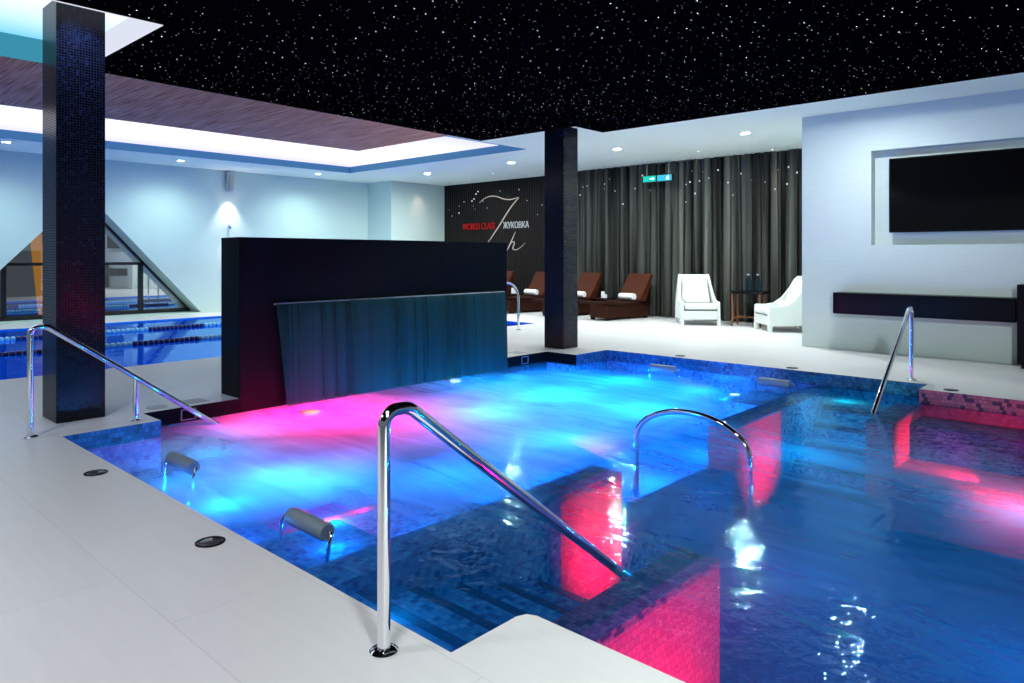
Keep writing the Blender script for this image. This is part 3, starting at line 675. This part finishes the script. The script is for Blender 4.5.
# ------------------------------------------------------------------ lettering on the dark wall
SY = 15.70
sign = thing('wall_lettering', 'wall sign with red and white words and a silver handwritten 7h', 'sign', (-14.5, SY, 2.4))
def text(body, x0, x1, z0, mat, h):
    cu = bpy.data.curves.new('t', 'FONT'); cu.body = body; cu.size = 1; cu.extrude = .01
    o = bpy.data.objects.new('t', cu); COL.objects.link(o); bpy.context.view_layer.update()
    me = bpy.data.meshes.new_from_object(o.evaluated_get(bpy.context.evaluated_depsgraph_get())); bpy.data.objects.remove(o)
    xs = [v.co.x for v in me.vertices]; ys = [v.co.y for v in me.vertices]; lo, hi = min(xs), max(xs); yl, yh = min(ys), max(ys)
    for v in me.vertices:
        x, y, z = v.co; v.co = (x0 + (x - lo) / (hi - lo) * (x1 - x0) + 14.5, -z, z0 - 2.4 + (y - yl) / (yh - yl) * h)
    me.materials.append(mat); r = bpy.data.objects.new('word', me); COL.objects.link(r); r.parent = sign; return r
tag(text('WORLD CLASS', -16.61, -15.19, 2.33, M['sign_red'], .20), 'red word lettering')
tag(text('ЖУКОВКА', -14.83, -13.80, 2.33, M['sign_white'], .20), 'white Cyrillic lettering')
def stroke(pts, ws, name, label):
    P = [at(u, v, y=SY) - Vector((-14.5, SY, 2.4)) for u, v in pts]
    # smooth the stroke
    Q = []; W = []
    for i in range(len(P) - 1):
        p0, p1, p2, p3 = P[max(i - 1, 0)], P[i], P[i + 1], P[min(i + 2, len(P) - 1)]
        for k in range(6):
            t = k / 6; Q.append(.5 * ((2 * p1) + (p2 - p0) * t + (2 * p0 - 5 * p1 + 4 * p2 - p3) * t * t + (3 * p1 - p0 - 3 * p2 + p3) * t ** 3)); W.append(ws[i] * (1 - t) + ws[i + 1] * t)
    Q.append(P[-1]); W.append(ws[-1])
    for q in Q: q.y = -.012
    m = MB(); m.tube(Q, [w * .72 for w in W], 8)
    return tag(m.build(name, M['sign_silver'], sign, smooth=True), label)
stroke([(479.6, 203), (484, 199), (490.4, 196.3), (497, 196.6), (504, 199), (511, 199.5), (518.5, 197.6), (517, 200), (512, 206), (506, 215), (500, 225), (494, 234), (488, 243)], [.008, .014, .02, .02, .022, .022, .012, .018, .024, .026, .026, .022, .012], 'numeral', 'silver handwritten numeral 7')
stroke([(515.7, 231.7), (513, 238), (510, 245), (507.4, 250.3)], [.008, .02, .024, .014], 'letter_stroke', 'silver handwritten h stem')
stroke([(508.5, 247), (511.5, 243), (514, 241.6), (514.5, 244), (513, 248.5), (516, 249.8), (520, 248), (525.5, 243)], [.01, .014, .018, .022, .022, .016, .012, .006], 'letter_stroke', 'silver handwritten h arch and tail')

# exit sign
t = thing('exit_sign', 'glowing teal exit sign with a cyan panel for its reflection, hanging in front of the curtain', 'exit sign', (-9.03, 14.95, 3.36))
MB().box(-.42, .42, -.02, .03, -.09, .09).build('sign_housing', M['black_matte'], t, bevel=.004)
MB().box(-.39, -.04, -.026, -.0205, -.07, .07).build('sign_face', M['exit_teal'], t, label='teal panel')
MB().box(.0, .39, -.026, -.0205, -.07, .07).build('sign_face', M['exit_reflection'], t, label='cyan panel for the reflection of the sign')  # this panel stands in for the sign's reflection
m = MB(); m.prism([(-.2, -.012), (-.12, -.012), (-.12, -.035), (-.07, 0), (-.12, .035), (-.12, .012), (-.2, .012)], -.03, -.0265, 'y'); m.build('arrow', M['exit_pict'], t)
m = MB(); m.lathe([(.014, -.03), (.014, -.0265)], (.30, 0, .042), 12, 'y'); m.prism([(.28, .025), (.31, .025), (.33, .0), (.305, -.012), (.325, -.055), (.305, -.055), (.285, -.015), (.255, -.05), (.24, -.04), (.27, .0), (.25, .012)], -.03, -.0265, 'y'); m.build('running_figure', M['exit_pict'], t)
for a in (-.3, .3): MB().tube([(a, .005, .09), (a, .005, .44)], .006, 6).build('hanging_rod', M['steel'], t)

# crystal beads added for stars reflected in glass before the back wall
beads = [(449, 210), (452, 216), (459, 213), (464, 202), (472, 201), (473, 206), (475, 209), (478, 191.5), (483, 201), (487, 208), (500, 191), (519, 189.5), (527, 200.5), (542, 205), (537.5, 214.5), (459, 206), (474, 199), (476, 194),
         (580, 195), (583, 187), (609.5, 179), (604.5, 184), (615, 191), (587, 186), (604, 189), (623, 204), (635, 188.5), (642.5, 175.5), (650, 190), (686, 202), (686, 184.5), (695, 193.5), (692, 171), (690, 182), (702.7, 171.6), (708.6, 178), (699.5, 181), (728, 182.5), (733, 195), (741, 173.6), (751.7, 180), (765, 182), (778, 170), (788.5, 167), (797, 172.5), (787, 184), (775, 189), (718, 170)]
bd = thing('reflected_star', '', 'star_reflection'); MB().lathe([(.002, -.02), (.011, -.011), (.015, 0), (.011, .011), (.002, .02)], seg=8).build('bead', M['glint'], bd, smooth=True)
bds = [bd] + [copy_tree(bd) for _ in beads[1:]]
for i, (u, v) in enumerate(beads):
    o = bds[i]
    P = at(u, v, y=14.9 + random.uniform(-.15, .15)); o.location = P; s = random.choice((.5, .65, .8, 1.1)); o.scale = (s, s, s)
    MB().tube([(0, 0, .024), (0, 0, (HS - P.z) / s)], .0011 / s, 4).build('thread', M['black_matte'], o)
    o['label'] = ('tiny glowing crystal for a reflected star, on an added thread in front of the dark lettered wall' if u < 560 else 'tiny glowing crystal for a reflected star, on an added thread in front of the dark curtain')
    o['group'] = 'hanging crystal beads for reflected stars before the lettered wall' if u < 560 else 'hanging crystal beads for reflected stars before the curtain'

# ------------------------------------------------------------------ sun loungers
def lounger():
    t = thing('sun_lounger', '', 'sun lounger')
    m = MB(); m.prism([(-.72, .05), (.72, .05), (.72, .36), (-.72, .36)], -.29, .29, 'x'); m.build('base_box', M['rattan'], t, bevel=.015)
    for x in (-.24, .24):
        for y in (-.66, .66): MB().box(x - .04, x + .04, y - .04, y + .04, 0, .05).build('leg', M['rattan_dark'], t)
    top = [(-.98, .44), (-.9, .455), (-.7, .44), (-.4, .405), (-.1, .40), (.2, .43), (.38, .47)]
    bot = [(y, z - .06) for y, z in top][::-1]
    MB().prism(top + bot, -.37, .37, 'x').build('seat', M['rattan_dark'], t, bevel=.015)
    top = [(.30, .45), (.50, .72), (.66, .98), (.72, 1.07), (.78, 1.06), (.78, 1.0), (.60, .55), (.52, .42), (.36, .40)]
    MB().prism(top, -.36, .36, 'x').build('backrest', M['rattan'], t, bevel=.012)
    MB().prism([(.52, .3), (.78, .3), (.78, .85), (.74, .85)], -.30, .30, 'x').build('back_support', M['rattan_dark'], t)
    return t
l0 = lounger()
xs = [(-9.72, 'brown woven sun lounger nearest the white armchair, wholly in view'), (-11.2, 'brown woven sun lounger just right of the middle black pillar'), (-12.78, 'brown woven sun lounger just left of the middle black pillar'), (-14.25, 'brown woven sun lounger farthest left, partly hidden by the fountain wall')]
for i, (x, l) in enumerate(xs):
    o = l0 if i == 0 else copy_tree(l0); o.location = (x, 14.36, 0); o.rotation_euler.z = math.radians(-9); o['label'] = l; o['group'] = 'brown sun loungers along the curtain'
    tl_ = MB(); tl_.lathe([(.01, -.24), (.06, -.24), (.075, -.225), (.078, 0), (.075, .225), (.06, .24), (.01, .24)], (0, 0, 0), 20, 'x')
    tl_.lathe([(.05, -.242), (.05, -.246), (.02, -.246)], (0, 0, 0), 12, 'x')
    q = tl_.build('rolled_towel', M['towel'], loc=(x + .13, 14.33 + .16, .53), smooth=True); q.rotation_euler.z = math.radians(-9)
    tag(q, ['rolled white towel on the lounger nearest the armchair', 'rolled white towel on the lounger just right of the middle pillar', 'rolled white towel on the lounger just left of the middle pillar', 'rolled white towel on the lounger farthest left'][i], 'towel', 'rolled towels on the loungers')
for x, l in ((-10.43, 'between the two loungers right of the pillar'), (-13.5, 'between the two loungers left of the pillar')):
    t = thing('low_side_table', 'small dark side table ' + l, 'side table', (x, 14.75, 0))
    MB().box(-.17, .17, -.17, .17, .42, .45).build('table_top', M['rattan_dark'], t)
    for a in (-.14, .14):
        for b in (-.14, .14): MB().box(a - .015, a + .015, b - .015, b + .015, 0, .42).build('leg', M['rattan_dark'], t)
    t = thing('white_candle_holder', 'small white holder ' + l, 'candle holder', (x, 14.72, .45))
    MB().lathe([(.045, 0), (.05, .02), (.045, .16), (.035, .16)], (-.03, 0, 0), 16).build('tall_cup', M['white_trim'], t, smooth=True)
    MB().lathe([(.04, 0), (.045, .02), (.04, .09), (.03, .09)], (.06, -.02, 0), 16).build('short_cup', M['white_trim'], t, smooth=True)

# ------------------------------------------------------------------ armchairs
def taper(o):
    for v in o.data.vertices:
        if v.co.z > .45: v.co.x *= 1 - .20 * (v.co.z - .45) / .64
    return o
def armchair():
    t = thing('armchair', '', 'armchair')
    side = [(-.40, .13), (-.40, .50), (-.37, .52), (-.22, .51), (-.06, .54), (.08, .65), (.22, .86), (.30, 1.03), (.36, 1.09), (.44, 1.09), (.46, 1.05), (.40, .6), (.36, .3), (.34, .13)]
    for s in (-1, 1):
        MB().prism(side, s * .40, s * .335, 'x').build('side_panel', M['leather'], t, bevel=.014)
    MB().prism([(.30, .2), (.36, .2), (.46, 1.08), (.37, 1.08), (.24, .5)], -.335, .335, 'x').build('backrest', M['leather'], t, bevel=.014)
    MB().prism([(.10, .46), (.24, .48), (.36, .98), (.27, 1.03), (.2, .9)], -.30, .30, 'x').build('back_cushion', M['leather'], t, bevel=.03)
    MB().box(-.335, .335, -.39, .32, .13, .32).build('seat_frame', M['leather'], t, bevel=.01)
    MB().box(-.325, .325, -.42, .2, .345, .46).build('seat_cushion', M['leather'], t, bevel=.035)
    MB().box(-.28, .28, -.05, .14, .46, .60, 0, Matrix.Translation((0, .02, 0))).build('lumbar_pillow', M['leather'], t, bevel=.05)
    for s in (-1, 1):
        m = MB(); m.prism([(-.40, 0), (-.34, 0), (-.325, .19), (-.40, .13)], s * .40, s * .335, 'x'); m.build('leg', M['leather'], t)
        m = MB(); m.prism([(.36, 0), (.41, 0), (.36, .16), (.29, .16)], s * .40, s * .335, 'x'); m.build('leg', M['leather'], t)
    for o in list(t.children): taper(o)
    return t
a0 = armchair(); a0.location = (-7.70, 14.40, 0); a0.scale = (1.05, 1.14, 1.0); a0.rotation_euler.z = math.radians(38); a0['label'] = 'white high-backed armchair facing the pool in front of the curtain'; 
a1 = copy_tree(a0); a1.location = (-5.72, 14.28, 0); a1.rotation_euler.z = math.radians(-47); a1['label'] = 'white armchair seen from the side, half hidden behind the white wall'
for o in (a0, a1): o['group'] = 'white armchairs'
# round side table
t = thing('round_side_table', 'round dark-topped side table on slim orange wood legs between the armchairs', 'side table', (-6.66, 14.72, 0))
MB().lathe([(.42, .70), (.44, .705), (.44, .75), (.43, .755), (.02, .755)], seg=40).build('table_top', M['black_plastic'], t, smooth=True)
for k in range(4):
    an = PI / 4 + k * PI / 2 + .25; c, s = math.cos(an), math.sin(an)
    m = MB(); m.tube([(c * .41, s * .41, 0), (c * .385, s * .385, .2), (c * .40, s * .40, .69)], [.016, .024, .02], 10); m.build('leg', M['walnut'], t, smooth=True)
m = MB()
for k in range(2):
    an = PI / 4 + k * PI / 2 + .25; c, s = math.cos(an) * .385, math.sin(an) * .385; m.tube([(c, s, .19), (-c, -s, .19)], .016, 8)
m.build('cross_stretcher', M['walnut'], t, smooth=True)
for dx, dy, l in ((-.07, -.03, 'left'), (.1, .06, 'right')):
    t = thing('glass_bottle', l + ' of the two blue glass bottles on the round side table', 'bottle', (-6.58 + dx, 14.72 + dy, .756))
    MB().lathe([(.055, 0), (.068, .015), (.068, .2), (.05, .25), (.025, .28), (.025, .33)], seg=20).build('bottle_body', M['bottle'], t, smooth=True)
    MB().lathe([(.03, .33), (.03, .36), (.02, .365)], seg=14).build('stopper', M['exit_reflection'] if False else M['steel'], t, smooth=True)

# ------------------------------------------------------------------ light
B = (0.0, .22, 1)
C = (0.0, .40, 1)
for (x, y, z, e, c) in [(-4.0, 3.6, -.5, 9, C), (-4.0, 5.0, -.6, 12, C), (-4.1, 6.6, -.6, 18, C), (-4.1, 8.0, -.6, 14, C), (-5.3, 5.4, -.62, 16, C), (-5.4, 6.6, -.62, 24, C), (-5.4, 8.0, -.62, 18, C), (-6.6, 6.2, -.62, 8, C), (-6.7, 6.9, -.6, 18, C), (-6.5, 8.2, -.6, 8, C),
                        (-4.9, 2.75, -.52, 9, C), (-4.3, 2.9, -.52, 7, C), (-5.9, 2.7, -.40, 7, (0, .42, .8)), (-6.4, 3.0, -.6, 5, (0, .4, .8)), (-4.6, 2.2, -.30, 2.2, C), (-5.4, 2.2, -.36, 2.2, C),
                        (-3.8, 2.5, -.22, 1.6, C), (-5.6, 8.9, -.3, 5, B), (-4.4, 9.0, -.3, 5, C), (-6.8, 8.0, -.4, 5, B),
                        (-2.6, 2.0, -.24, .7, C), (-2.7, 8.5, -.26, 5, (0, .7, .8)), (-2.6, 7.4, -.5, 4, (0, .6, .8)),
                        (-.6, 5.6, -.5, 14, (0, .32, .62)), (1.2, 4.2, -.5, 12, (0, .30, .60)), (2.2, 6.5, -.5, 10, (0, .30, .60)), (-2.3, 6.0, -.5, 8, (0, .36, .8)), (.3, 3.2, -.5, 5, (0, .30, .60))]:
    lamp('water_lamp', 'POINT', (x, y, z), e * (2.6 if x < -3.1 else 2.0), c, .03)
RD = (1, .0, .07)
def red_spot(loc, tgt, e, a=1.7):
    d = Vector(tgt) - Vector(loc); lamp('red_water_lamp', 'SPOT', loc, e, RD, .04, d.to_track_quat('-Z', 'Y').to_euler(), a, 1.0)
red_spot((-1.0, 2.9, -1.05), (-1.85, 3.0, -.7), 230, 1.9)
red_spot((-2.4, 4.35, -1.05), (-3.15, 4.4, -.6), 300, 1.3)
red_spot((-2.4, 7.3, -1.05), (-3.15, 7.3, -.6), 200, 1.4)
red_spot((-1.3, 8.0, -.58), (-2.05, 8.5, -.55), 160, 1.6)
red_spot((.3, 7.3, -.30), (.3, 8.25, -.75), 170, 2.0)
red_spot((-1.0, 7.3, -.30), (-1.0, 8.25, -.75), 170, 2.0)
for (x, y, z, e) in [(-6.5, 4.15, -.45, 100), (-5.9, 4.2, -.6, 14), (-1.3, 2.7, -.9, 6)]:
    lamp('red_water_lamp', 'POINT', (x, y, z), e * 3.5, RD, .03)
# lap pool
for y in (-1, 3, 7, 11): lamp('lap_pool_lamp', 'POINT', (-13.9, y, -.6), 55, (.0, .4, 1), .05)
lamp('pillar_glow_spot', 'SPOT', (-7.0, 2.1, 3.74), 60, (.25, .4, 1), .05, (0, math.radians(25), 0), 1.6, 1)  # added spot for the light box's blue glow on the pillar
# added fill lamps for the deck, unseen above and behind the viewpoint
lamp('deck_fill_lamp', 'SPOT', (-1.5, .5, 3.5), 250, (.95, .93, 1), .25, (0, 0, 0), 2.6, .8)
lamp('deck_fill_lamp', 'SPOT', (1.5, .2, 3.5), 1900, (.90, 1, .93), .25, (math.radians(52), 0, math.radians(12)), 1.9, .8)
lamp('deck_fill_lamp', 'SPOT', (-4.2, -1.2, 3.5), 420, (.96, .97, 1), .25, (math.radians(20), 0, math.radians(40)), 2.2, .8)

wd = bpy.data.worlds.new('world'); sc.world = wd; wd.use_nodes = True
wd.node_tree.nodes['Background'].inputs[0].default_value = (.55, .62, .72, 1); wd.node_tree.nodes['Background'].inputs[1].default_value = .22

cam = bpy.data.cameras.new('camera'); co = bpy.data.objects.new('camera', cam); COL.objects.link(co)
cam.sensor_width = 36; cam.lens = F / 1024 * 36; cam.shift_y = -(341.5 - YH) / 1024; cam.clip_end = 200
co.location = (0, 0, HC); co.rotation_euler = (PI / 2, 0, A); sc.camera = co
sc.view_settings.view_transform = 'Standard'; sc.view_settings.look = 'None'; sc.view_settings.exposure = 0
sc.cycles.use_denoising = True; sc.cycles.caustics_reflective = False; sc.cycles.caustics_refractive = False
sc.cycles.sample_clamp_indirect = 6; sc.cycles.max_bounces = 8; sc.cycles.transparent_max_bounces = 10
